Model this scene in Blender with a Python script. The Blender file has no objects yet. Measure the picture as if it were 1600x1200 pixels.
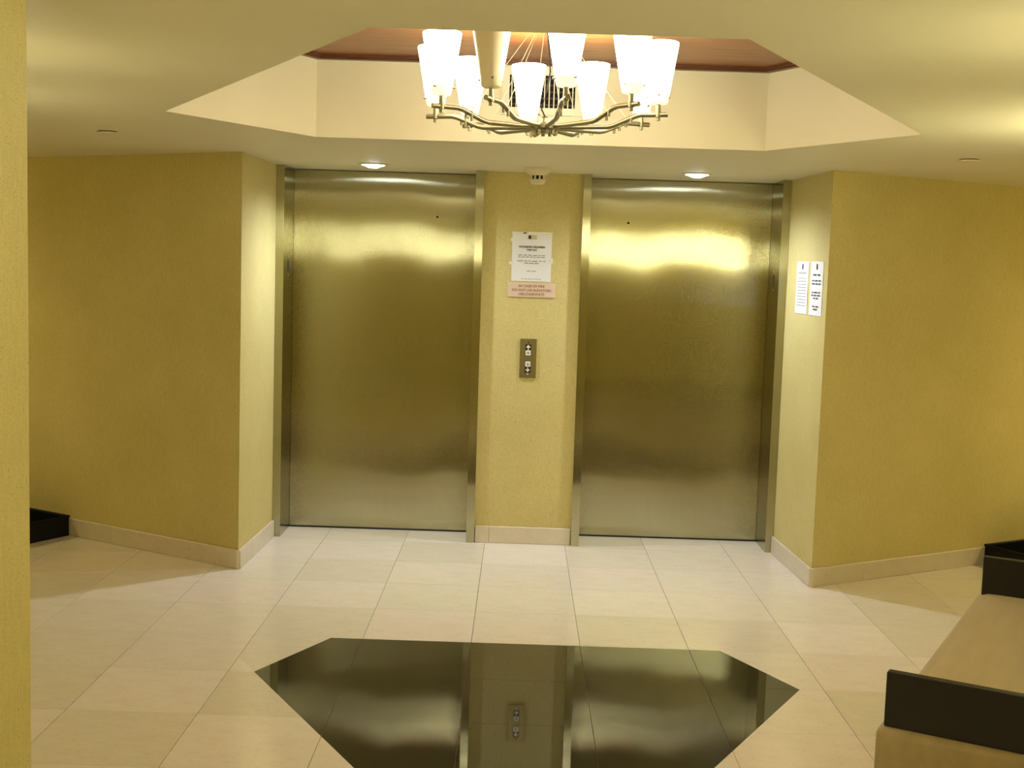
import bpy, bmesh, math, random
from mathutils import Vector, Matrix
from mathutils.geometry import tessellate_polygon
random.seed(7)
S = bpy.context.scene
C = S.collection
PI = math.pi

# ------------------------------------------------------------------ camera, world, exposure
F_PX, PITCH, YAW, ROLL = 1926.5, 0.0961, -0.0050, 0.0315
CAM = Vector((0.0058, -6.908, 1.5832))
H = 2.0985                                   # ceiling height

def cam_axes():
    cy, sy, cp, sp = math.cos(YAW), math.sin(YAW), math.cos(PITCH), math.sin(PITCH)
    f = Vector((sy*cp, cy*cp, -sp)); r = Vector((cy, -sy, 0)); u = r.cross(f)
    return r*math.cos(ROLL) + u*math.sin(ROLL), -r*math.sin(ROLL) + u*math.cos(ROLL), f
R_, U_, F_ = cam_axes()
cd = bpy.data.cameras.new('camera')
cd.sensor_width = 36.0
cd.lens = F_PX/1600*36
cd.clip_start = 0.05
cam = bpy.data.objects.new('camera', cd)
C.objects.link(cam)
cam.matrix_world = Matrix(((R_.x, U_.x, -F_.x, CAM.x), (R_.y, U_.y, -F_.y, CAM.y), (R_.z, U_.z, -F_.z, CAM.z), (0, 0, 0, 1)))
S.camera = cam

w = bpy.data.worlds.new('world')
S.world = w
w.use_nodes = True
w.node_tree.nodes['Background'].inputs[0].default_value = (0.9, 0.75, 0.45, 1)
w.node_tree.nodes['Background'].inputs[1].default_value = 0.0
S.view_settings.view_transform = 'Standard'
S.view_settings.look = 'None'
S.view_settings.gamma = 1.0
S.view_settings.use_curve_mapping = False
S.view_settings.exposure = 1.04

# light levels of the lamps built further down
SHADE_LIGHT = 6.8
DOWN_WATT = 32.0
SCONCE_LIGHT = 16.0
REAR_SCONCE_LIGHT = 10.5
HALL_FILL_WATT = {'left': 20.0, 'right': 32.0}
WARM = (1.0, 1.0, 0.75)
AMBER = (1.0, 0.90, 0.50)
COOL = (0.80, 0.88, 1.0)

# ------------------------------------------------------------------ materials
def srgb(r, g, b):
    return tuple(((c/255)/12.92 if c/255 <= 0.04045 else (((c/255)+0.055)/1.055)**2.4) for c in (r, g, b)) + (1,)

class NT:
    def __init__(self, name):
        self.m = bpy.data.materials.new(name)
        self.m.use_nodes = True
        self.t = self.m.node_tree
        self.b = self.t.nodes['Principled BSDF']
    def n(self, kind, **kw):
        nd = self.t.nodes.new(kind)
        for k, v in kw.items():
            if k.startswith('i_'):
                nd.inputs[k[2:].replace('_', ' ')].default_value = v
            else:
                setattr(nd, k, v)
        return nd
    def l(self, a, ao, b, bi):
        self.t.links.new(a.outputs[ao], b.inputs[bi])
    def coords(self, scale=(1, 1, 1), kind='Object'):
        tc = self.n('ShaderNodeTexCoord')
        mp = self.n('ShaderNodeMapping')
        mp.inputs['Scale'].default_value = scale
        self.l(tc, kind, mp, 'Vector')
        return mp
    def noise(self, mp, scale, detail=4, rough=0.55):
        nz = self.n('ShaderNodeTexNoise')
        nz.inputs['Scale'].default_value = scale
        nz.inputs['Detail'].default_value = detail
        nz.inputs['Roughness'].default_value = rough
        if mp:
            self.l(mp, 'Vector', nz, 'Vector')
        return nz
    def ramp(self, src, out, stops):
        r = self.n('ShaderNodeValToRGB')
        while len(r.color_ramp.elements) < len(stops):
            r.color_ramp.elements.new(0.5)
        for e, (p, c) in zip(r.color_ramp.elements, stops):
            e.position = p
            e.color = c
        self.l(src, out, r, 'Fac')
        return r
    def mix(self, a, b, fac, mode='MIX'):
        mx = self.n('ShaderNodeMix', data_type='RGBA', blend_type=mode)
        for v, i in ((fac, 0), (a, 6), (b, 7)):
            if isinstance(v, tuple) and hasattr(v[0], 'outputs'):
                self.t.links.new(v[0].outputs[v[1]], mx.inputs[i])
            else:
                mx.inputs[i].default_value = v
        return mx
    def col(self, nd, out):
        self.l(nd, out, self.b, 'Base Color')
    def bump(self, nd, out, strength, dist):
        bp = self.n('ShaderNodeBump')
        bp.inputs['Strength'].default_value = strength
        bp.inputs['Distance'].default_value = dist
        self.l(nd, out, bp, 'Height')
        self.l(bp, 'Normal', self.b, 'Normal')
        return bp

M = {}
def plain(name, rgb, rough=0.5, metal=0.0, spec=0.5, emit=None, estr=0.0):
    k = NT(name)
    k.b.inputs['Base Color'].default_value = srgb(*rgb)
    k.b.inputs['Roughness'].default_value = rough
    k.b.inputs['Metallic'].default_value = metal
    k.b.inputs['Specular IOR Level'].default_value = spec
    if emit:
        k.b.inputs['Emission Color'].default_value = (*emit, 1)
        k.b.inputs['Emission Strength'].default_value = estr
    M[name] = k.m
    return k

def mat_wallpaper():
    k = NT('wallpaper')
    mp = k.coords((1, 1, 1))
    big = k.noise(mp, 2.2, 3)
    weave = k.coords((26, 26, 170))
    nz = k.noise(weave, 3.0, 5, 0.6)
    vert = k.noise(k.coords((170, 170, 12)), 2.0, 3, 0.6)
    c1 = k.ramp(big, 'Fac', [(0.3, srgb(217, 202, 134)), (0.7, srgb(226, 211, 146))])
    c2 = k.ramp(nz, 'Fac', [(0.32, (0.80, 0.78, 0.72, 1)), (0.62, (1, 1, 1, 1))])
    m1 = k.mix((c1, 'Color'), (c2, 'Color'), 0.7, 'MULTIPLY')
    c3 = k.ramp(vert, 'Fac', [(0.35, (0.86, 0.84, 0.80, 1)), (0.6, (1, 1, 1, 1))])
    m2 = k.mix((m1, 2), (c3, 'Color'), 0.6, 'MULTIPLY')
    sp = k.noise(k.coords((1, 1, 1.5)), 120, 2, 0.5)
    c4 = k.ramp(sp, 'Fac', [(0.66, (1, 1, 1, 1)), (0.76, (0.50, 0.40, 0.28, 1))])
    m3 = k.mix((m2, 2), (c4, 'Color'), 0.8, 'MULTIPLY')
    k.col(m3, 2)
    k.bump(nz, 'Fac', 0.12, 0.003)
    k.b.inputs['Roughness'].default_value = 0.6
    k.b.inputs['Specular IOR Level'].default_value = 0.25
    M['wallpaper'] = k.m
mat_wallpaper()

def mat_paint(name, a, b):
    k = NT(name)
    nz = k.noise(k.coords(), 1.7, 3)
    r = k.ramp(nz, 'Fac', [(0.3, srgb(*a)), (0.7, srgb(*b))])
    k.col(r, 'Color')
    fine = k.noise(k.coords(), 240, 2)
    k.bump(fine, 'Fac', 0.05, 0.001)
    k.b.inputs['Roughness'].default_value = 0.5
    k.b.inputs['Specular IOR Level'].default_value = 0.3
    M[name] = k.m
mat_paint('ceiling_paint', (228, 221, 190), (232, 225, 195))
mat_paint('recess_paint', (230, 220, 190), (234, 224, 195))

def mat_wood():
    k = NT('wood_veneer')
    nz = k.noise(k.coords((1.2, 26, 26)), 2.6, 6, 0.6)
    r = k.ramp(nz, 'Fac', [(0.28, srgb(96, 54, 28)), (0.5, srgb(148, 92, 54)), (0.75, srgb(176, 116, 70))])
    k.col(r, 'Color')
    k.b.inputs['Roughness'].default_value = 0.32
    M['wood_veneer'] = k.m
mat_wood()
plain('wood_trim', (96, 54, 30), 0.35)

def mat_marble(name, stops, rough=0.13):
    k = NT(name)
    oi = k.n('ShaderNodeObjectInfo')
    r = k.ramp(oi, 'Random', stops)
    nz = k.noise(k.coords((1, 2.2, 1)), 7, 6, 0.65)
    r2 = k.ramp(nz, 'Fac', [(0.3, (0.93, 0.91, 0.87, 1)), (0.6, (1, 1, 1, 1))])
    m1 = k.mix((r, 'Color'), (r2, 'Color'), 0.8, 'MULTIPLY')
    sp = k.noise(k.coords((1, 1.5, 1)), 42, 4, 0.7)
    r3 = k.ramp(sp, 'Fac', [(0.57, (1, 1, 1, 1)), (0.72, (0.72, 0.63, 0.50, 1))])
    m2 = k.mix((m1, 2), (r3, 'Color'), 0.55, 'MULTIPLY')
    k.col(m2, 2)
    k.b.inputs['Roughness'].default_value = rough
    M[name] = k.m
mat_marble('cream_marble', [(0.0, srgb(238, 224, 212)), (0.25, srgb(232, 223, 204)), (0.5, srgb(238, 227, 214)), (0.75, srgb(222, 213, 190)), (1.0, srgb(241, 231, 218))])
mat_marble('base_marble', [(0.0, srgb(228, 216, 194)), (1.0, srgb(221, 207, 182))], 0.28)

def mat_granite():
    k = NT('black_granite')
    sp = k.noise(k.coords(), 190, 3, 0.6)
    r = k.ramp(sp, 'Fac', [(0.45, srgb(24, 22, 17)), (0.72, srgb(58, 52, 38))])
    k.col(r, 'Color')
    k.b.inputs['Roughness'].default_value = 0.02
    k.b.inputs['IOR'].default_value = 1.72
    M['black_granite'] = k.m
mat_granite()
plain('grout', (150, 124, 92), 0.8)

def mat_steel():
    """vertical grain: the normal scatters sideways only, so reflections smear into level bands"""
    k = NT('brushed_steel')
    k.b.inputs['Metallic'].default_value = 1.0
    nz = k.noise(k.coords((300, 300, 1.5)), 2.0, 3)
    r = k.ramp(nz, 'Fac', [(0.3, srgb(176, 172, 142)), (0.7, srgb(184, 180, 150))])
    k.col(r, 'Color')
    k.b.inputs['Roughness'].default_value = 0.13
    k.b.inputs['Anisotropic'].default_value = 1.0
    tg = k.n('ShaderNodeTangent', direction_type='UV_MAP', uv_map='UVMap')
    k.l(tg, 'Tangent', k.b, 'Tangent')
    geo = k.n('ShaderNodeNewGeometry')
    side = k.n('ShaderNodeVectorMath', operation='CROSS_PRODUCT')
    k.l(geo, 'Normal', side, 0)
    side.inputs[1].default_value = (0, 0, 1)
    def tilt(src, out, gain):
        a = k.n('ShaderNodeMath', operation='SUBTRACT')
        k.l(src, out, a, 0)
        a.inputs[1].default_value = 0.5
        b = k.n('ShaderNodeMath', operation='MULTIPLY')
        k.l(a, 0, b, 0)
        b.inputs[1].default_value = gain
        return b
    grain = k.noise(k.coords((900, 900, 900)), 1.0, 2, 0.6)
    wave = k.noise(k.coords((1.0, 1.0, 0.7)), 2.1, 1.0, 0.4)
    v1 = k.n('ShaderNodeVectorMath', operation='SCALE')
    k.l(side, 0, v1, 0)
    k.l(tilt(grain, 'Fac', 1.5), 0, v1, 'Scale')
    v2 = k.n('ShaderNodeCombineXYZ')
    k.l(tilt(wave, 'Fac', 0.045), 0, v2, 'Z')
    s1 = k.n('ShaderNodeVectorMath', operation='ADD')
    k.l(geo, 'Normal', s1, 0)
    k.l(v1, 0, s1, 1)
    s2 = k.n('ShaderNodeVectorMath', operation='ADD')
    k.l(s1, 0, s2, 0)
    k.l(v2, 0, s2, 1)
    nn = k.n('ShaderNodeVectorMath', operation='NORMALIZE')
    k.l(s2, 0, nn, 0)
    k.l(nn, 0, k.b, 'Normal')
    M['brushed_steel'] = k.m
mat_steel()
plain('satin_nickel', (158, 151, 124), 0.36, 1.0)
plain('panel_metal', (150, 138, 98), 0.35, 1.0)
plain('dark_slot', (22, 18, 12), 0.6)
plain('black_hole', (6, 5, 4), 0.9)
plain('white_plastic', (228, 216, 178), 0.45)
plain('grille_white', (232, 226, 206), 0.5)
plain('grille_dark', (70, 58, 40), 0.8)
plain('paper', (240, 238, 238), 0.7)
plain('tape', (246, 244, 224), 0.12)
plain('print_grey', (120, 116, 112), 0.8)
plain('print_dark', (58, 54, 52), 0.8)
plain('print_beige', (214, 200, 150), 0.8)
plain('pink_plate', (228, 200, 178), 0.3)
plain('plate_letters', (138, 92, 76), 0.5)
plain('button_black', (14, 12, 10), 0.3)
plain('button_white', (244, 240, 226), 0.35)
plain('button_mark', (170, 166, 154), 0.5)
plain('black_lacquer', (13, 11, 9), 0.38)
plain('black_tray', (6, 6, 8), 0.5, spec=0.25)
plain('cord_black', (30, 26, 20), 0.5)
plain('wire_steel', (226, 214, 176), 0.35, 0.3)
plain('unlit_glass', (238, 226, 190), 0.25)
plain('lit_glass', (250, 240, 215), 0.3, emit=WARM, estr=SHADE_LIGHT)
plain('lit_glass_base', (246, 232, 196), 0.3, emit=(1.0, 0.90, 0.66), estr=0.45)
plain('down_lens', (255, 255, 255), 0.3, emit=COOL, estr=7.0)
plain('hall_fill_lens', (255, 250, 240), 0.3, emit=AMBER, estr=12.0)
plain('sconce_glass', (250, 240, 215), 0.3, emit=(1.0, 0.99, 0.68), estr=SCONCE_LIGHT)
plain('corner_sconce_glass', (250, 240, 215), 0.3, emit=(1.0, 0.99, 0.68), estr=4.5)
plain('fill_sconce_glass', (250, 240, 215), 0.3, emit=(1.0, 0.99, 0.70), estr=2.6)
plain('rear_sconce_glass', (250, 240, 215), 0.3, emit=(1.0, 0.99, 0.70), estr=REAR_SCONCE_LIGHT)

def mat_fabric():
    k = NT('tan_fabric')
    nz = k.noise(k.coords((9, 1.5, 9)), 2.5, 4)
    r = k.ramp(nz, 'Fac', [(0.3, srgb(168, 149, 110)), (0.7, srgb(180, 160, 120))])
    k.col(r, 'Color')
    fine = k.noise(k.coords(), 420, 2)
    k.bump(fine, 'Fac', 0.15, 0.001)
    k.b.inputs['Roughness'].default_value = 0.55
    k.b.inputs['Sheen Weight'].default_value = 0.15
    M['tan_fabric'] = k.m
mat_fabric()

# ------------------------------------------------------------------ mesh helpers
def xf(bm, vs, mat):
    if mat is not None:
        bmesh.ops.transform(bm, matrix=mat, verts=vs)

def add_box(bm, x0, x1, y0, y1, z0, z1, mat=None):
    vs = [bm.verts.new(p) for p in ((x0, y0, z0), (x1, y0, z0), (x1, y1, z0), (x0, y1, z0), (x0, y0, z1), (x1, y0, z1), (x1, y1, z1), (x0, y1, z1))]
    for f in ((3, 2, 1, 0), (4, 5, 6, 7), (0, 1, 5, 4), (1, 2, 6, 5), (2, 3, 7, 6), (3, 0, 4, 7)):
        bm.faces.new([vs[i] for i in f])
    xf(bm, vs, mat)
    return vs

def add_prism(bm, pts, z0, z1, mat=None):
    a = [bm.verts.new((p[0], p[1], z0)) for p in pts]
    b = [bm.verts.new((p[0], p[1], z1)) for p in pts]
    n = len(pts)
    bm.faces.new(list(reversed(a)))
    bm.faces.new(b)
    for i in range(n):
        bm.faces.new((a[i], a[(i+1) % n], b[(i+1) % n], b[i]))
    xf(bm, a+b, mat)

def add_lathe(bm, prof, seg=32, mat=None):
    rings, allv = [], []
    for r, z in prof:
        if r < 1e-6:
            ring = [bm.verts.new((0, 0, z))]
        else:
            ring = [bm.verts.new((r*math.cos(2*PI*i/seg), r*math.sin(2*PI*i/seg), z)) for i in range(seg)]
        rings.append(ring)
        allv += ring
    for a, b in zip(rings, rings[1:]):
        for i in range(seg):
            j = (i+1) % seg
            if len(a) == 1 and len(b) == 1:
                continue
            if len(a) == 1:
                bm.faces.new((a[0], b[j], b[i]))
            elif len(b) == 1:
                bm.faces.new((a[i], a[j], b[0]))
            else:
                bm.faces.new((a[i], a[j], b[j], b[i]))
    xf(bm, allv, mat)

def add_tube(bm, pts, r, seg=10, mat=None):
    pts = [Vector(p) for p in pts]
    rings, allv = [], []
    up = None
    for i, p in enumerate(pts):
        d = ((pts[i]-pts[i-1]).normalized() if i else Vector()) + ((pts[i+1]-pts[i]).normalized() if i < len(pts)-1 else Vector())
        d.normalize()
        if up is None:
            up = Vector((0, 0, 1)) if abs(d.z) < 0.9 else Vector((1, 0, 0))
        s = d.cross(up).normalized()
        t = s.cross(d).normalized()
        ring = [bm.verts.new(p + (s*math.cos(2*PI*k/seg) + t*math.sin(2*PI*k/seg))*r) for k in range(seg)]
        rings.append(ring)
        allv += ring
    for a, b in zip(rings, rings[1:]):
        for k in range(seg):
            bm.faces.new((a[k], a[(k+1) % seg], b[(k+1) % seg], b[k]))
    bm.faces.new(list(reversed(rings[0])))
    bm.faces.new(rings[-1])
    xf(bm, allv, mat)

def mesh_of(name, bm, mat, smooth=None, bevel=0.0, seg=2, uv=False):
    if bevel > 0:
        bmesh.ops.bevel(bm, geom=list(bm.edges), offset=bevel, segments=seg, profile=0.5, affect='EDGES', clamp_overlap=True)
    bmesh.ops.recalc_face_normals(bm, faces=bm.faces)
    if uv:
        lay = bm.loops.layers.uv.new('UVMap')
        for f in bm.faces:
            n = f.normal
            for lp in f.loops:
                co = lp.vert.co
                if abs(n.z) > 0.7:
                    lp[lay].uv = (co.x, co.y)
                elif abs(n.x) > abs(n.y):
                    lp[lay].uv = (co.y, co.z)
                else:
                    lp[lay].uv = (co.x, co.z)
    me = bpy.data.meshes.new(name)
    bm.to_mesh(me)
    bm.free()
    if smooth is not None:
        for p in me.polygons:
            p.use_smooth = True
        me.set_sharp_from_angle(angle=math.radians(smooth))
    me.materials.append(M[mat] if isinstance(mat, str) else mat)
    return me

def obj(name, bm, mat, parent=None, loc=None, rot=None, **kw):
    me = bm if isinstance(bm, bpy.types.Mesh) else mesh_of(name, bm, mat, **kw)
    o = bpy.data.objects.new(name, me)
    C.objects.link(o)
    if parent:
        o.parent = parent
    if loc is not None:
        o.location = loc
    if rot is not None:
        o.rotation_euler = rot
    return o

def box(name, x0, x1, y0, y1, z0, z1, mat, parent=None, **kw):
    bm = bmesh.new()
    add_box(bm, x0, x1, y0, y1, z0, z1)
    return obj(name, bm, mat, parent, **kw)

def tag(o, label=None, cat=None, group=None, kind=None):
    for k, v in (('label', label), ('category', cat), ('group', group), ('kind', kind)):
        if v:
            o[k] = v
    return o

def empty(name, loc=(0, 0, 0), rotz=0.0):
    o = bpy.data.objects.new(name, None)
    C.objects.link(o)
    o.location = loc
    o.rotation_euler = (0, 0, rotz)
    o.empty_display_size = 0.1
    return o

def copy_tree(o, parent=None):
    c = o.copy()
    C.objects.link(c)
    c.parent = parent
    for ch in list(o.children):
        copy_tree(ch, c)
    return c

def text_mesh(txt, size, mat, stretch=1.0, depth=0.0003, bold=0.0):
    cu = bpy.data.curves.new('lettering', 'FONT')
    cu.body = txt
    cu.size = size
    cu.align_x = 'CENTER'
    cu.align_y = 'CENTER'
    cu.extrude = depth
    cu.offset = bold
    cu.resolution_u = 3
    to = bpy.data.objects.new('lettering', cu)
    C.objects.link(to)
    bpy.context.view_layer.update()
    me = bpy.data.meshes.new_from_object(to.evaluated_get(bpy.context.evaluated_depsgraph_get()))
    bpy.data.objects.remove(to)
    for v in me.vertices:
        v.co.x *= stretch
    me.materials.clear()
    me.materials.append(M[mat])
    return me

# ------------------------------------------------------------------ plan of the lobby (metres)
XC = 0.0685                                  # axis of symmetry between the elevators
LB, RB = Vector((-1.392, -0.748)), Vector((1.529, -0.738))     # outer corners of the elevator niche
DL, DR = Vector((-0.866, 0.5)), Vector((0.866, 0.5))           # hallway walls run back at 30 degrees
ARM = 3.2
LC, RC = LB + DL*ARM, RB + DR*ARM
NL, NR = Vector((-0.857, -4.75)), Vector((1.02, -4.75))        # corners where the near corridor opens
LE, RE = NL + Vector((-0.5, 0.866))*2.74, NR + Vector((0.5, 0.866))*2.74
LF, RF = LE + DL*2.4, RE + DR*2.4
REAR = -11.0

def wall(name, pts, z0=0.0, z1=H, mat='wallpaper'):
    bm = bmesh.new()
    add_prism(bm, pts, z0, z1)
    return tag(obj(name, bm, mat), kind='structure')

def thick(a, b, t):                          # strip polygon from a to b, thickness to the left of a->b
    d = (b-a).normalized()
    n = Vector((-d.y, d.x))*t
    return [a, b, b+n, a+n]

def side_wall(name, A, B, Cc, sgn):
    n = Vector((-sgn*0.5, 0.866))*0.12
    D = Cc + n
    F = B + n + (DR if sgn > 0 else DL)*0.07
    wall(name, [A, Vector((A.x, 0.0)), B, Cc, D, Vector((A.x + sgn*0.13, F.y + 0.02)), Vector((A.x + sgn*0.13, A.y))])
side_wall('wall_left', Vector((-1.3715, 0.42)), LB, LC, -1)
side_wall('wall_right', Vector((1.4855, 0.42)), RB, RC, 1)
wall('wall_elevator', [(-0.224, 0.03), (0.340, 0.03), (0.340, 0.34), (-0.224, 0.34)])
wall('wall_shaft', [(-1.5, 0.42), (1.62, 0.42), (1.62, 0.54), (-1.5, 0.54)])
wall('wall_bench_right', thick(RE, NR, 0.12))
wall('wall_bench_left', thick(NL, LE, 0.12))
wall('wall_hall_right', thick(RF, RE, 0.12))
wall('wall_hall_left', thick(LE, LF, 0.12))
wall('wall_end_right', thick(RC + DR*0.02, RF + DR*0.02, 0.12))
wall('wall_end_left', thick(LF + DL*0.02, LC + DL*0.02, 0.12))
wall('wall_corridor_right', thick(NR, Vector((NR.x, REAR)), 0.12))
wall('wall_corridor_left', thick(Vector((NL.x, REAR)), NL, 0.12))
wall('wall_rear', [(NL.x-0.15, REAR-0.12), (NR.x+0.15, REAR-0.12), (NR.x+0.15, REAR), (NL.x-0.15, REAR)])

# ceiling with the six-sided recess
HEX = [(-0.887, -1.597), (1.021, -1.597), (1.436, -2.375), (0.494, -4.107), (-0.352, -4.107), (-1.305, -2.375)]
RZ = 2.420
outer = [(-4.9, REAR-0.2), (5.0, REAR-0.2), (5.0, 2.2), (-4.9, 2.2)]
bm = bmesh.new()
allp = outer + HEX
tri = tessellate_polygon([[Vector((*p, 0)) for p in outer], [Vector((*p, 0)) for p in HEX]])
for z in (H, H+0.03):
    vs = [bm.verts.new((*p, z)) for p in allp]
    for t in tri:
        bm.faces.new([vs[i] for i in t])
tag(obj('ceiling', bm, 'ceiling_paint'), kind='structure')

def offset_poly(poly, d):                    # poly given clockwise seen from above; d > 0 grows it
    n, out = len(poly), []
    cx = sum(p[0] for p in poly)/n; cy = sum(p[1] for p in poly)/n
    lines = []
    for i in range(n):
        a, b = Vector(poly[i]), Vector(poly[(i+1) % n])
        e = (b-a).normalized()
        nn = Vector((-e.y, e.x))
        if nn.dot(a-Vector((cx, cy))) < 0:
            nn = -nn
        lines.append((a+nn*d, e))
    for i in range(n):
        (p, e), (q, f) = lines[i-1], lines[i]
        t = ((q-p).x*f.y-(q-p).y*f.x)/(e.x*f.y-e.y*f.x)
        out.append(tuple(p+e*t))
    return out

rec = empty('ceiling_recess', (0, 0, 0))
tag(rec, 'six-sided raised cream ceiling recess above the chandelier', kind='structure')
HO, HI = offset_poly(HEX, 0.05), offset_poly(HEX, -0.028)
HI2 = offset_poly(HEX, -0.045)
for i in range(6):
    j = (i+1) % 6
    bm = bmesh.new()
    add_prism(bm, [HEX[i], HEX[j], HO[j], HO[i]], H+0.0005, RZ+0.02)
    obj('recess_side', bm, 'recess_paint', rec)
bm = bmesh.new()
add_prism(bm, HO, RZ+0.02, RZ+0.05)
wc = obj('ceiling_panel', bm, 'wood_veneer', rec)
wc['label'] = 'reddish brown wood veneer panel'
for i in range(6):
    j = (i+1) % 6
    bm = bmesh.new()
    add_prism(bm, [HEX[i], HEX[j], HI[j], HI[i]], RZ+0.002, RZ+0.0199)
    add_prism(bm, [HI[i], HI[j], HI2[j], HI2[i]], RZ+0.010, RZ+0.0199)
    obj('trim_strip', bm, 'wood_trim', rec)

# ------------------------------------------------------------------ floor: slab and stone tiles
T = 0.457
X0, Y0 = -0.1566, -2.312
bm = bmesh.new()
add_box(bm, -4.9, 5.0, REAR-0.2, 2.2, -0.10, -0.004)
floor = tag(obj('floor', bm, 'grout'), kind='structure')
FH = [(-0.747, Y0+T), (0.887, Y0+T), (1.121, Y0), (1.121-0.577*1.52, Y0-1.52), (-0.972+0.577*1.52, Y0-1.52), (-0.972, Y0)]

def clip(poly, a, b, keep_left):
    out = []
    def side(p):
        s = (b[0]-a[0])*(p[1]-a[1])-(b[1]-a[1])*(p[0]-a[0])
        return s if keep_left else -s
    for i in range(len(poly)):
        p, q = poly[i], poly[(i+1) % len(poly)]
        sp, sq = side(p), side(q)
        if sp >= 0:
            out.append(p)
        if sp*sq < 0:
            t = sp/(sp-sq)
            out.append((p[0]+(q[0]-p[0])*t, p[1]+(q[1]-p[1])*t))
    return out

def area(p):
    return 0.5*abs(sum(p[i][0]*p[(i+1) % len(p)][1]-p[(i+1) % len(p)][0]*p[i][1] for i in range(len(p))))

def split_hex(cell):
    """-> (piece inside the dark inlay, pieces outside it)"""
    inside, outs = cell, []
    n = len(FH)
    for i in range(n):
        a, b = FH[i], FH[(i+1) % n]          # FH runs clockwise: inside is to the right
        o = clip(inside, a, b, True)
        inside = clip(inside, a, b, False)
        if len(o) >= 3 and area(o) > 2e-4:
            outs.append(o)
        if len(inside) < 3 or area(inside) < 2e-4:
            return None, outs
    return inside, outs

def shrink_cell(x0, y0, x1, y1):
    return [(x0+0.0011, y0+0.0007), (x1-0.0011, y0+0.0007), (x1-0.0011, y1-0.0007), (x0+0.0011, y1-0.0007)]

def in_room(x, y):
    p = Vector((x, y))
    if y > 0.36 and -1.5 < x < 1.62:
        return False
    for B, D, s in ((LB, DL, -1), (RB, DR, 1)):
        n = Vector((-s*0.5, 0.866))
        if (p-B).dot(n) > 0.40 and (x-B.x)*s > 0.24:
            return False
    for P, d, s in ((NR, Vector((0.5, 0.866)), 1), (NL, Vector((-0.5, 0.866)), -1)):
        n = Vector((s*0.866, -0.5))
        E = RE if s > 0 else LE
        D = DR if s > 0 else DL
        if (p-P).dot(n) > 0.36 and (p-E).dot(Vector((s*0.5, -0.866))) > 0.36:
            return False
    return not (x < -4.1 or x > 4.3)

full = None
for ix in range(-9, 10):
    for iy in range(-6, 6):
        x0, y0 = X0+ix*T, Y0+iy*T
        if not in_room(x0+T/2, y0+T/2):
            continue
        cell = shrink_cell(x0, y0, x0+T, y0+T)
        ins, outs = split_hex(cell)
        if ins is None:
            if full is None:
                bm = bmesh.new()
                add_prism(bm, [(p[0]-x0, p[1]-y0) for p in cell], -0.009, 0.0)
                full = mesh_of('floor_tile', bm, 'cream_marble')
            obj('floor_tile', full, None, floor, loc=(x0, y0, 0))
            continue
        for piece, mt in [(ins, 'black_granite')] + [(o, 'cream_marble') for o in outs]:
            bm = bmesh.new()
            add_prism(bm, [(p[0]-x0, p[1]-y0) for p in piece], -0.009, 0.0)
            nm = 'inlay_tile' if mt == 'black_granite' else 'floor_tile'
            o = obj(nm, bm, mt, floor, loc=(x0, y0, 0))
            if mt == 'black_granite':
                o['label'] = 'polished black granite inlay tile'
# plain stone continues in the corridor behind
box('floor_corridor', NL.x, NR.x, REAR, Y0-6*T-0.001, -0.009, 0.0, 'cream_marble', floor)

# ------------------------------------------------------------------ baseboards in stone pieces
BH, BT = 0.096, 0.015
def baseboard(name, a, b, room_n, lengths, ext0=0.0, ext1=0.0):
    root = tag(empty(name), kind='structure')
    a, b = Vector(a), Vector(b)
    d = (b-a).normalized()
    L = (b-a).length
    n = Vector(room_n)*BT
    s = -ext0
    i = 0
    while s < L+ext1-1e-4:
        e = min(s+lengths[i % len(lengths)], L+ext1)
        if L+ext1-e < 0.06:
            e = L+ext1
        p, q = a+d*(s+0.0004), a+d*(e-0.0004)
        bm = bmesh.new()
        add_prism(bm, [p, q, q+n, p+n], 0.0003, BH)
        obj('base_tile', bm, 'base_marble', root, bevel=0.002, seg=1)
        s = e
        i += 1
    return root
baseboard('baseboard_left', LB, LC, (-0.5, -0.866), [0.92, 0.9], 0.008, 0)
baseboard('baseboard_right', RB, RC, (0.5, -0.866), [0.36, 0.9, 0.9], 0.008, 0)
baseboard('baseboard_left_return', (-1.3718, -0.006), LB, (1, 0), [0.5], 0, 0.012)
baseboard('baseboard_right_return', (1.4862, -0.006), RB, (-1, 0), [0.5], 0, 0.012)
baseboard('baseboard_elevator', (-0.214, 0.03), (0.330, 0.03), (0, -1), [0.08, 0.46])
baseboard('baseboard_bench_right', NR, RE, (-0.866, 0.5), [0.92])
baseboard('baseboard_bench_left', NL, LE, (0.866, 0.5), [0.92])

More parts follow.
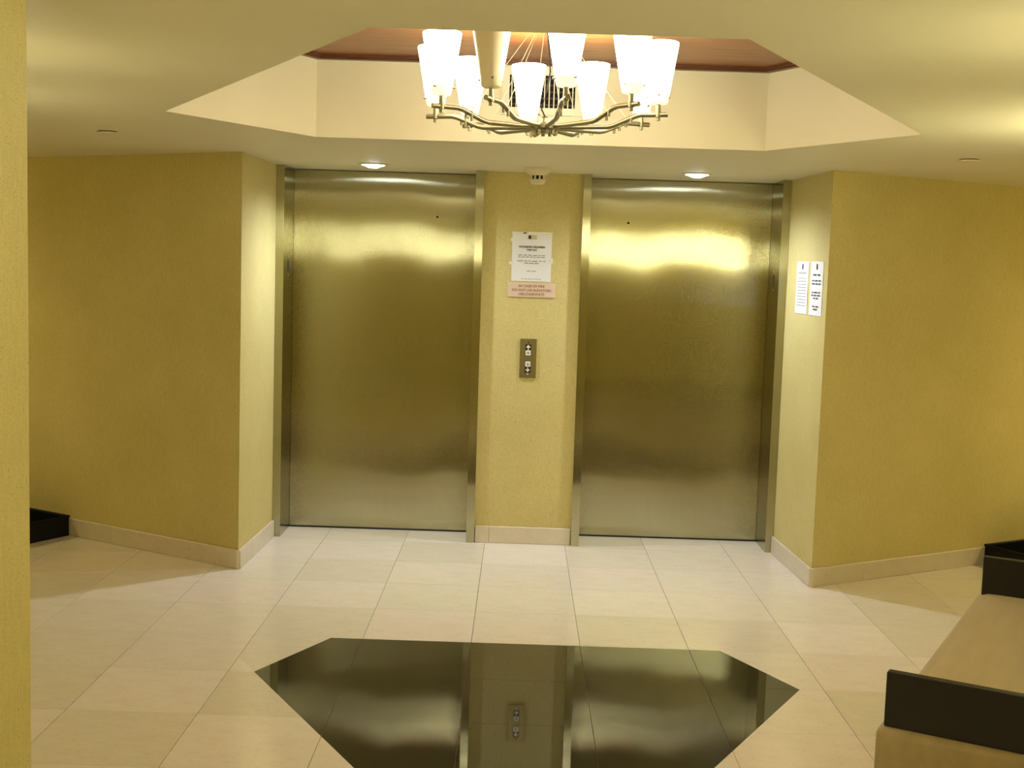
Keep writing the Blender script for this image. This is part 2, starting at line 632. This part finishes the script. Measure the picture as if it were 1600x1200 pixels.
# ------------------------------------------------------------------ elevator doors
def elevator(name, xa, xb, slot_side, hole_x, label):
    root = tag(empty(name, ((xa+xb)/2, 0, 0)), label, kind='structure')
    cx = (xa+xb)/2
    hw = (xb-xa)/2
    dp = 0.285
    fw = 0.045
    for s in (-1, 1):
        bm = bmesh.new()
        x0, x1 = sorted((s*hw, s*(hw-fw)))
        add_box(bm, x0, x1, 0.0, dp+0.05, 0.0, H-0.0005)
        j = obj('door_jamb', bm, 'brushed_steel', root, uv=True)
        if s == slot_side:
            xi = s*(hw-fw)
            x0, x1 = sorted((xi, xi-s*0.002))
            box('lantern_slot', x0, x1, 0.135, 0.150, 1.508, 1.572, 'dark_slot', j)
            for zz in (1.488, 1.592):
                box('slot_screw', x0, x1, 0.136, 0.149, zz-0.006, zz+0.006, 'satin_nickel', j)
    bm = bmesh.new()
    add_box(bm, -hw+fw+0.001, hw-fw-0.001, dp, dp+0.03, 0.010, H-0.003)
    p = obj('door_panel', bm, 'brushed_steel', root, uv=True, rot=(-0.0048, 0, 0))
    bm = bmesh.new()
    add_lathe(bm, [(0, 0), (0.0065, 0), (0.0065, 0.002), (0, 0.002)], 16)
    obj('key_hole', bm, 'black_hole', p, loc=(hole_x-cx, dp+0.0005, 1.848), rot=(PI/2, 0, 0))
    box('door_sill', -hw+fw, hw-fw, dp-0.006, dp+0.04, 0.0003, 0.008, 'dark_slot', root)
    return root
elevator('door_1', -1.3705, -0.2181, -1, -0.493, 'brushed steel elevator door beside the left hallway')
elevator('door_2', 0.3339, 1.4844, 1, 0.614, 'brushed steel elevator door beside the wall with two notices')

# ------------------------------------------------------------------ downlights, sprinklers, smoke detector
def downlight(x, y, label, watt=DOWN_WATT, tint=COOL, lens='down_lens', group='downlights above the elevators'):
    r = tag(empty('downlight', (x, y, H)), label, 'downlight', group)
    bm = bmesh.new()
    add_lathe(bm, [(0.062, -0.0005), (0.080, -0.0005), (0.080, -0.003), (0.074, -0.006), (0.064, -0.007), (0.062, -0.0005)], 40)
    obj('trim_ring', bm, 'white_plastic', r, smooth=40)
    bm = bmesh.new()
    add_lathe(bm, [(0.0625, -0.004), (0.058, -0.009), (0.045, -0.012), (0.036, -0.016), (0.024, -0.021), (0, -0.022)], 32)
    obj('lamp_lens', bm, lens, r, smooth=60)
    ld = bpy.data.lights.new('downlight_beam', 'SPOT')
    ld.energy = watt
    ld.color = tint
    ld.spot_size = math.radians(164)
    ld.spot_blend = 1.0
    ld.shadow_soft_size = 0.03
    lo = bpy.data.objects.new('downlight_beam', ld)
    C.objects.link(lo)
    lo.parent = r
    lo.location = (0, 0, -0.050)
downlight(-0.806, -0.235, 'lit round downlight in front of the elevator door near the left hallway')
downlight(0.922, -0.260, 'lit round downlight in front of the elevator door near the two notices')
for B, D, s, lb in ((LB, DL, -1, 'left'), (RB, DR, 1, 'right')):  # unseen hallway lamps added as fill for the angled walls
    q = B + D*2.55 + Vector((s*0.5, -0.866))*0.92
    downlight(q.x, q.y, 'added unseen warm downlight farther along the %s hallway' % lb, HALL_FILL_WATT[lb], AMBER, 'hall_fill_lens', 'added hallway fill lights')

def sprinkler(x, y, label):
    r = tag(empty('sprinkler_plate', (x, y, H)), label, 'sprinkler', 'sprinkler plates in the ceiling')
    bm = bmesh.new()
    add_lathe(bm, [(0.0, -0.0095), (0.041, -0.0095), (0.043, -0.0085), (0.043, -0.004), (0.0, -0.004)], 32)
    obj('cover_plate', bm, 'white_plastic', r, smooth=40)
    bm = bmesh.new()
    add_lathe(bm, [(0.034, -0.004), (0.036, -0.0005)], 24)
    obj('collar', bm, 'grille_dark', r, smooth=40)
sprinkler(-1.785, -1.567, 'flat round sprinkler cover on the ceiling over the left hallway')
sprinkler(1.921, -1.507, 'flat round sprinkler cover on the ceiling over the right hallway')

sd = tag(empty('smoke_detector', (0.075, -0.30, H)), 'cream plastic smoke detector on the ceiling between the elevators', 'smoke detector')
bm = bmesh.new()
add_lathe(bm, [(0, -0.0005), (0.070, -0.0005), (0.070, -0.012), (0.064, -0.022), (0.048, -0.036), (0.043, -0.040), (0, -0.040)], 40)
obj('mounting_base', bm, 'white_plastic', sd, smooth=35)
bm = bmesh.new()
add_lathe(bm, [(0, -0.040), (0.036, -0.040), (0.036, -0.060), (0, -0.060)], 32)
obj('sensor_chamber', bm, 'dark_slot', sd, smooth=35)
for k in range(10):
    a = 2*PI*k/10+0.25
    bm = bmesh.new()
    add_box(bm, -0.004, 0.004, 0.034, 0.0415, -0.060, -0.040, Matrix.Rotation(a, 4, 'Z'))
    obj('vent_rib', bm, 'white_plastic', sd)
bm = bmesh.new()
add_lathe(bm, [(0, -0.060), (0.043, -0.060), (0.043, -0.066), (0.036, -0.082), (0.030, -0.085), (0, -0.085)], 40)
obj('sensor_cap', bm, 'white_plastic', sd, smooth=35)
bm = bmesh.new()
add_lathe(bm, [(0, 0), (0.004, 0), (0.003, -0.006), (0, -0.007)], 12, Matrix.Translation((0.036, -0.036, -0.030)))
obj('highlight_dot', bm, 'button_white', sd, smooth=50)

# ------------------------------------------------------------------ air vent in the recess
vt = tag(empty('air_vent', (0.0685, -1.599, 2.3155)), 'white air vent grille in the recess wall behind the chandelier', 'air vent')
bm = bmesh.new()
fx, fz, gx, gz = 0.172, 0.0975, 0.139, 0.0675
for q in ((-fx, fx, gz, fz), (-fx, fx, -fz, -gz), (-fx, -gx, -gz, gz), (gx, fx, -gz, gz)):
    add_box(bm, q[0], q[1], -0.010, -0.0005, q[2], q[3])
obj('grille_frame', bm, 'grille_white', vt)
box('duct_back', -gx, gx, -0.002, -0.0006, -gz, gz, 'black_hole', vt)
for k in range(5):
    z = -gz+(k+0.5)*2*gz/5
    box('rear_louver', -gx, gx, -0.0045, -0.0022, z-0.004, z+0.004, 'grille_dark', vt)
for k in range(14):
    x = -gx+(k+0.5)*2*gx/14
    box('vertical_blade', x-0.0022, x+0.0022, -0.0095, -0.0046, -gz, gz, 'grille_white', vt)

# ------------------------------------------------------------------ chandelier
CHZ, CHS = 2.0979, 1.0616
CH = empty('chandelier', (0.0692, -2.60, CHZ))
CH.scale = (CHS, CHS, CHS)
tag(CH, 'satin nickel chandelier with ten tapered white glass shades, one unlit', 'chandelier')
CH.rotation_euler = (math.radians(-1.4), math.radians(-0.8), 0)
RA = 0.364
PH = math.radians(-81.45)
ZH = -0.036

bm = bmesh.new()
add_lathe(bm, [(r_, z_+0.020) for r_, z_ in ((0, -0.078), (0.012, -0.078), (0.014, -0.072), (0.040, -0.070), (0.046, -0.064), (0.046, -0.050), (0.038, -0.046), (0.020, -0.043), (0.018, -0.030), (0.012, -0.024), (0, -0.022))], 36)
hub = obj('hub', bm, 'satin_nickel', CH, smooth=35)
for k in range(10):
    a = PH+k*PI/5
    bm = bmesh.new()
    add_lathe(bm, [(0, -0.080), (0.006, -0.080), (0.006, -0.066), (0, -0.066)], 10, Matrix.Translation((0.036*math.cos(a), 0.036*math.sin(a), 0.018)))
    obj('hub_bolt', bm, 'satin_nickel', hub, smooth=35)

arm_me = {}
def arm_meshes():
    bm = bmesh.new()
    pts = [(0.030, 0, ZH), (0.10, 0, ZH-0.002), (0.56*RA, 0, ZH-0.001), (0.61*RA, 0, ZH+0.003), (0.80*RA, 0, -0.004), (0.85*RA, 0, 0.0), (1.085*RA, 0, 0.0)]
    add_tube(bm, pts, 0.0080, 12)
    arm_me['arm'] = mesh_of('arm', bm, 'satin_nickel', smooth=40)
    bm = bmesh.new()
    xm, zm = 0.72*RA, -0.018
    add_lathe(bm, [(0, -0.020), (0.0045, -0.020), (0.0045, 0.012), (0, 0.012)], 10, Matrix.Translation((xm, 0.004, zm)))
    add_lathe(bm, [(0, -0.018), (0.0045, -0.018), (0.0045, 0.0), (0, 0.0)], 10, Matrix.Translation((xm+0.016, -0.004, zm+0.008)))
    arm_me['stud'] = mesh_of('wire_stud', bm, 'satin_nickel', smooth=40)
    bm = bmesh.new()
    add_lathe(bm, [(0, -0.019), (0.0065, -0.019), (0.0065, -0.009), (0.0095, -0.008), (0.0095, 0.009), (0.0075, 0.010), (0.0075, 0.034), (0, 0.034)], 14, Matrix.Translation((RA, 0, 0)))
    arm_me['post'] = mesh_of('shade_post', bm, 'satin_nickel', smooth=40)
    # glass: a plain cup below, the glowing tapered cone above it
    bm = bmesh.new()
    add_lathe(bm, [(0, 0.0), (0.020, 0.0), (0.027, 0.002), (0.030, 0.007), (0.0342, 0.030), (0.0320, 0.030), (0.0275, 0.008), (0.018, 0.004), (0, 0.004)], 36)
    arm_me['cup'] = mesh_of('shade_cup', bm, 'lit_glass_base', smooth=50)
    bm = bmesh.new()
    add_lathe(bm, [(0.0342, 0.030), (0.0605, 0.186), (0.0610, 0.190), (0.0602, 0.1925), (0.0588, 0.1925), (0.0578, 0.190), (0.0320, 0.030)], 40)
    arm_me['cone'] = mesh_of('shade', bm, 'lit_glass', smooth=50)
    bm = bmesh.new()
    add_tube(bm, [(0.030, 0, 0.024), (0.0385, 0, 0.0245)], 0.0022, 8)
    add_tube(bm, [(0.0385, 0, 0.0245), (0.0415, 0, 0.0247)], 0.0036, 8)
    arm_me['screw'] = mesh_of('thumb_screw', bm, 'satin_nickel', smooth=40)
arm_meshes()
cone_off = arm_me['cone'].copy()
cone_off.materials.clear()
cone_off.materials.append(M['unlit_glass'])
cup_off = arm_me['cup'].copy()
cup_off.materials.clear()
cup_off.materials.append(M['unlit_glass'])
TOPZ = (RZ+0.018-CHZ)/CHS
for k in range(10):
    a = PH+k*PI/5
    ar = obj('arm', arm_me['arm'], None, CH, rot=(0, 0, a))
    obj('wire_stud', arm_me['stud'], None, ar)
    obj('shade_post', arm_me['post'], None, ar)
    lit = k != 9
    sh = obj('shade', arm_me['cone'] if lit else cone_off, None, CH, loc=(RA*math.cos(a), RA*math.sin(a), 0.032), rot=(0, 0, a+0.6))
    sh['label'] = 'glowing white glass shade' if lit else 'unlit cream glass shade'
    obj('shade_cup', arm_me['cup'] if lit else cup_off, None, sh)
    for q in range(3):
        obj('thumb_screw', arm_me['screw'], None, sh, rot=(0, 0, q*2*PI/3))
    bm = bmesh.new()
    r0 = 0.72*RA
    add_tube(bm, [(r0*math.cos(a), r0*math.sin(a), -0.010), (0.022*math.cos(a), 0.022*math.sin(a), TOPZ-0.012)], 0.0009, 5)
    obj('suspension_wire', bm, 'wire_steel', CH)
bm = bmesh.new()
add_tube(bm, [(0.0, 0, -0.004), (-0.012, -0.002, 0.02), (0.005, 0, 0.08), (0.014, 0.0, 0.14), (0.010, 0, 0.20), (0.002, 0, 0.28), (0.0, 0, TOPZ-0.01)], 0.0028, 8)
obj('power_cord', bm, 'cord_black', CH, smooth=60)
bm = bmesh.new()
add_lathe(bm, [(0, TOPZ-0.024), (0.030, TOPZ-0.022), (0.058, TOPZ-0.010), (0.062, TOPZ-0.002), (0, TOPZ-0.002)], 36)
obj('canopy', bm, 'satin_nickel', CH, smooth=40)

# ------------------------------------------------------------------ signs and call buttons between the elevators
def dashes(width, height, words, seedv):
    """a line of print too small to read: short bars"""
    rnd = random.Random(seedv)
    bm = bmesh.new()
    ws = [rnd.uniform(0.5, 1.4) for _ in range(words)]
    tot = sum(ws)+0.35*(words-1)
    x = -width/2
    for wv in ws:
        ww = wv/tot*width
        add_box(bm, x, x+ww, -0.0004, 0, -height/2, height/2)
        x += ww+0.35/tot*width
    return bm

def sheet(bm, wd, ht, nx=6, nz=8, amp=0.0012, seedv=1):
    rnd = random.Random(seedv)
    g = []
    for j in range(nz+1):
        for i in range(nx+1):
            edge = i in (0, nx) or j in (0, nz)
            g.append((-wd/2+wd*i/nx, -rnd.uniform(0, amp)*(1.0 if edge else 0.3), -ht/2+ht*j/nz))
    fr = [bm.verts.new((p[0], p[1]-0.0008, p[2])) for p in g]
    bk = [bm.verts.new((p[0], p[1]-0.0003, p[2])) for p in g]
    q = lambda L, i, j: L[j*(nx+1)+i]
    for j in range(nz):
        for i in range(nx):
            bm.faces.new((q(fr, i, j), q(fr, i+1, j), q(fr, i+1, j+1), q(fr, i, j+1)))
            bm.faces.new((q(bk, i, j+1), q(bk, i+1, j+1), q(bk, i+1, j), q(bk, i, j)))
    for i in range(nx):
        bm.faces.new((q(fr, i+1, 0), q(fr, i, 0), q(bk, i, 0), q(bk, i+1, 0)))
        bm.faces.new((q(fr, i, nz), q(fr, i+1, nz), q(bk, i+1, nz), q(bk, i, nz)))
    for j in range(nz):
        bm.faces.new((q(fr, 0, j), q(fr, 0, j+1), q(bk, 0, j+1), q(bk, 0, j)))
        bm.faces.new((q(fr, nx, j+1), q(fr, nx, j), q(bk, nx, j), q(bk, nx, j+1)))

STAND = (PI/2, 0, 0)                         # stands lettering up in the XZ plane, facing -Y
WY = 0.0295
nt = tag(empty('notice', (0.0585, WY, 1.631)), 'white taped paper notice about face masks above the pink fire sign', 'notice')
bm = bmesh.new()
sheet(bm, 0.222, 0.272, amp=0.0010, seedv=3)
obj('paper_sheet', bm, 'paper', nt, smooth=60)
FY = -0.0024
obj('heading', text_mesh('FACE MASKS REQUIRED', 0.0150, 'print_dark', 0.92, bold=0.0003), None, nt, loc=(0, FY, 0.056), rot=STAND)
obj('heading', text_mesh('FOR ALL!', 0.0150, 'print_dark', 0.92, bold=0.0003), None, nt, loc=(0.001, FY, 0.040), rot=STAND)
for i, (z, wd, n, hh) in enumerate(((0.010, 0.150, 6, 0.0028), (0.000, 0.146, 7, 0.0028), (-0.022, 0.158, 6, 0.0030), (-0.034, 0.080, 3, 0.0030), (-0.078, 0.050, 2, 0.0028), (-0.122, 0.112, 6, 0.0018))):
    obj('printed_line', dashes(wd, hh, n, 20+i), 'print_grey', nt, loc=(0, FY, z))
box('logo_mark', -0.021, -0.006, FY-0.0003, FY, 0.101, 0.121, 'print_dark', nt)
box('logo_block', -0.004, 0.026, FY-0.0003, FY, 0.099, 0.122, 'print_beige', nt)
for i, (x, z, wx, wz) in enumerate(((0, 0.1345, 0.226, 0.010), (-0.113, 0.094, 0.012, 0.018), (-0.116, -0.036, 0.016, 0.016), (0.112, -0.018, 0.014, 0.030), (-0.040, 0.126, 0.016, 0.020))):
    box('tape', x-wx/2, x+wx/2, -0.0032, -0.0026, z-wz/2, z+wz/2, 'tape', nt)

fs = tag(empty('fire_sign', (0.0635, WY, 1.4465)), 'pink plastic sign about fire and stairways below the white notice', 'sign')
bm = bmesh.new()
add_box(bm, -0.1325, 0.1325, -0.004, 0.0, -0.0395, 0.0395)
obj('sign_plate', bm, 'pink_plate', fs, bevel=0.0012, seg=1)
for i, (tx, z) in enumerate((('IN CASE OF FIRE', 0.0225), ('DO NOT USE ELEVATORS', 0.0), ('USE STAIRWAYS', -0.0225))):
    obj('lettering', text_mesh(tx, 0.0205, 'plate_letters', (0.98, 0.93, 0.98)[i], bold=0.0002), None, fs, loc=(0, -0.0043, z-0.001), rot=STAND)

cp = tag(empty('call_panel', (0.0565, WY, 1.0625)), 'metal elevator call panel with up and down buttons', 'call panel')
bm = bmesh.new()
add_box(bm, -0.0465, 0.0465, -0.006, 0.0, -0.1105, 0.1105)
obj('face_plate', bm, 'panel_metal', cp, bevel=0.001, seg=1)
def arrow(bm, up):
    s = 1 if up else -1
    pts = [(-0.0032, -0.014), (0.0032, -0.014), (0.0032, 0.001), (0.0085, -0.004), (0.013, 0.0005), (0.0, 0.0135), (-0.013, 0.0005), (-0.0085, -0.004), (-0.0032, 0.001)]
    add_prism(bm, [(p[0], p[1]*s) for p in pts], 0.0, 0.0006)
for up in (True, False):
    s = 1 if up else -1
    zc = s*0.0470
    b = box('button_surround', -0.0165, 0.0165, -0.0085, -0.006, zc-0.0325, zc+0.0325, 'button_black', cp)
    bm = bmesh.new()
    add_box(bm, -0.0145, 0.0145, -0.0125, -0.0085, zc-s*0.0155-0.0145, zc-s*0.0155+0.0145)
    kb = obj('button', bm, 'button_white', b, bevel=0.003, seg=2)
    bm = bmesh.new()
    add_lathe(bm, [(0, 0.0), (0.0085, 0.0), (0.0085, 0.0004), (0, 0.0004)], 16)
    obj('button_mark', bm, 'button_mark', b, loc=(0, -0.0126, zc-s*0.0155), rot=STAND)
    bm = bmesh.new()
    arrow(bm, up)
    obj('arrow', bm, 'button_white', b, loc=(0, -0.0086, zc+s*0.0165), rot=STAND)
for s in (1, -1):
    bm = bmesh.new()
    add_lathe(bm, [(0, 0), (0.0042, 0), (0.003, 0.0015), (0, 0.002)], 12)
    obj('screw', bm, 'dark_slot' if s > 0 else 'button_white', cp, loc=(0, -0.006, s*0.0885), rot=STAND)  # lower screw is white, its bright glint put into the colour

# two sheets on the right return wall
rdir = (RB-Vector((1.4855, 0.0))).normalized()
rang = math.atan2(rdir.y, rdir.x)
def side_notice(yc, label, dark, rows, seedv):
    t = yc/rdir.y
    p = Vector((1.4855, 0.0))+rdir*t
    r = tag(empty('posted_sheet', (p.x-0.0006, p.y, 1.512), rang), label, 'notice', 'sheets posted beside the elevator')
    bm = bmesh.new()
    sheet(bm, 0.214, 0.277, amp=0.0016, seedv=seedv)
    obj('paper_sheet', bm, 'paper', r, smooth=60)
    box('logo_mark', -0.010, 0.010, -0.0029, -0.0026, 0.098, 0.126, 'print_dark', r)
    for i, (z, wd, n, hh) in enumerate(rows):
        obj('printed_line', dashes(wd, hh, n, seedv*50+i), dark, r, loc=(0, -0.0026, z))
side_notice(-0.303, 'white sheet with faint print, nearer the elevator door of the pair', 'print_grey',
            [(0.078, 0.15, 5, 0.0040)] + [(0.050-0.016*i, 0.16, 7, 0.0026) for i in range(10)], 5)
side_notice(-0.560, 'white sheet with bold centred print, nearer the wall corner of the pair', 'print_dark',
            [(0.070, 0.12, 2, 0.007), (0.040, 0.15, 3, 0.006), (0.024, 0.15, 3, 0.006), (-0.020, 0.14, 3, 0.006), (-0.035, 0.15, 3, 0.006), (-0.050, 0.08, 2, 0.006), (-0.092, 0.10, 2, 0.006), (-0.107, 0.07, 1, 0.006)], 6)

# ------------------------------------------------------------------ bench
BN = tag(empty('bench', (1.005, -3.74, 0), math.radians(-29.0)), 'long tan upholstered bench with black end boards against the right wall', 'bench')
BW, BL, SZ = 0.475, 1.60, 0.400
bm = bmesh.new()
add_box(bm, -0.022, BW, -0.022, BL+0.055, 0.045, SZ)
obj('upholstered_base', bm, 'tan_fabric', BN, bevel=0.022, seg=4, smooth=40)
bm = bmesh.new()
add_box(bm, 0.03, BW-0.04, 0.03, BL, 0.0, 0.045)
obj('plinth', bm, 'black_lacquer', BN)
# softly sagging seat pad between the boards
bm = bmesh.new()
NXs, NYs = 14, 30
top = {}
for j in range(NYs+1):
    for i in range(NXs+1):
        u, v_ = i/NXs, j/NYs
        y = 0.032+(BL-0.034)*v_
        dent = 0.016*math.sin(PI*v_)**2+0.005*math.sin(5*PI*v_+0.6)*math.sin(PI*v_)
        xl = -0.014+dent
        x = xl+(BW-0.010-xl)*u
        e = min(u, 1-u)*2
        z = SZ-0.004+0.014*min(1, (e*6))**0.5-0.006*math.sin(PI*v_)*math.sin(PI*u)
        if 0.28 < v_ < 0.31:
            z -= 0.003
        top[i, j] = bm.verts.new((x, y, z))
for j in range(NYs):
    for i in range(NXs):
        bm.faces.new((top[i, j], top[i+1, j], top[i+1, j+1], top[i, j+1]))
ext = bmesh.ops.extrude_face_region(bm, geom=list(bm.faces))
for g in ext['geom']:
    if isinstance(g, bmesh.types.BMVert):
        g.co.z = SZ-0.012
obj('seat_pad', bm, 'tan_fabric', BN, smooth=60)
for y in (0.0, BL):
    bm = bmesh.new()
    add_box(bm, -0.004, BW-0.004, y, y+0.030, SZ+0.001, SZ+0.148)
    obj('end_board', bm, 'black_lacquer', BN, bevel=0.002, seg=1)

# ------------------------------------------------------------------ low black trays against the angled walls
def tray(B, D, nrm, s, sgn, label):
    o = Vector(B)+Vector(D)*s+Vector(nrm)*(BT+0.004)
    r = tag(empty('floor_tray', (o.x, o.y, 0)), label, 'tray', 'low black trays by the angled walls')
    L, W, TH, HT = 0.62, 0.34, 0.012, 0.108
    ex, ey = Vector(D), Vector(nrm)
    def P(a, b):
        q = ex*a+ey*b
        return (q.x, q.y)
    def slab(name, a0, a1, b0, b1, z0, z1, mat='black_tray'):
        bm = bmesh.new()
        add_prism(bm, [P(a0, b0), P(a1, b0), P(a1, b1), P(a0, b1)], z0, z1)
        return obj(name, bm, mat, r)
    slab('tray_bottom', 0, L, 0, W, 0.0006, 0.014)
    slab('end_panel', 0, TH, 0, W, 0.014, HT)
    slab('end_panel', L-TH, L, 0, W, 0.014, HT)
    slab('side_panel', TH, L-TH, 0, TH, 0.014, HT)
    slab('side_panel', TH, L-TH, W-TH, W, 0.014, HT)
    bm = bmesh.new()
    zr = HT+0.001
    loop = [P(0, 0), P(L, 0), P(L, W), P(0, W), P(0, 0)]
    add_tube(bm, [(p[0], p[1], zr) for p in loop], 0.008, 8)
    obj('rolled_rim', bm, 'black_tray', r, smooth=50)
tray(LB, DL, (-0.5, -0.866), 1.245, -1, 'low black open tray on the floor of the left hallway')
tray(RB, DR, (0.5, -0.866), 1.275, 1, 'low black open tray on the floor behind the bench')

# ------------------------------------------------------------------ wall sconces of the lobby and of the corridor behind, with an added left pair
def sconce(p, n, z, label, glass, hgt=0.28):
    n = Vector(n).normalized()
    r = tag(empty('wall_sconce', (p[0]+n.x*0.001, p[1]+n.y*0.001, z), math.atan2(n.y, n.x)+PI/2), label, 'wall sconce', 'wall sconces')
    box('back_plate', -0.05, 0.05, -0.012, 0.0, -hgt*0.35, hgt*0.35, 'satin_nickel', r, bevel=0.003, seg=1)
    bm = bmesh.new()
    seg = 14
    out = [(0.085*math.cos(PI+PI*i/seg), -0.014+0.095*math.sin(PI+PI*i/seg)) for i in range(seg+1)]
    inn = [(0.081*math.cos(PI+PI*i/seg), -0.014+0.091*math.sin(PI+PI*i/seg)) for i in range(seg, -1, -1)]
    add_prism(bm, out+inn, -hgt/2, hgt/2)
    obj('glass_shade', bm, glass, r, smooth=40)
    for zz in (-hgt*0.3, hgt*0.3):
        bm = bmesh.new()
        add_box(bm, -0.004, 0.004, -0.106, -0.012, zz-0.004, zz+0.004)
        obj('bracket', bm, 'satin_nickel', r)
bdir = Vector((0.5, 0.866))
for t, lb in ((2.05, 'glowing wall sconce over the far end of the bench'), (0.45, 'glowing wall sconce near the corridor corner beside the bench')):
    p = NR+bdir*t
    sconce((p.x, p.y), (-0.866, 0.5), 1.78, lb, 'sconce_glass' if t > 1 else 'corner_sconce_glass')
for t, lb in ((2.2, 'added dim fill sconce on the left lobby wall, the one nearer the hallway'), (1.2, 'added dim fill sconce on the left lobby wall, the one nearer the corridor')):
    p = NL+Vector((-0.5, 0.866))*t
    sconce((p.x, p.y), (0.866, 0.5), 1.78, lb, 'fill_sconce_glass')  # unseen pair added to lift the left ceiling and near floor
for y in (-5.5, -9.0):
    for x, nx, lb in ((NL.x, 1, 'left'), (NR.x, -1, 'right')):
        sconce((x, y), (nx, 0), 1.82, 'glowing sconce on the %s corridor wall, %s of its two' % (lb, 'first' if y > -7 else 'second'), 'rear_sconce_glass')
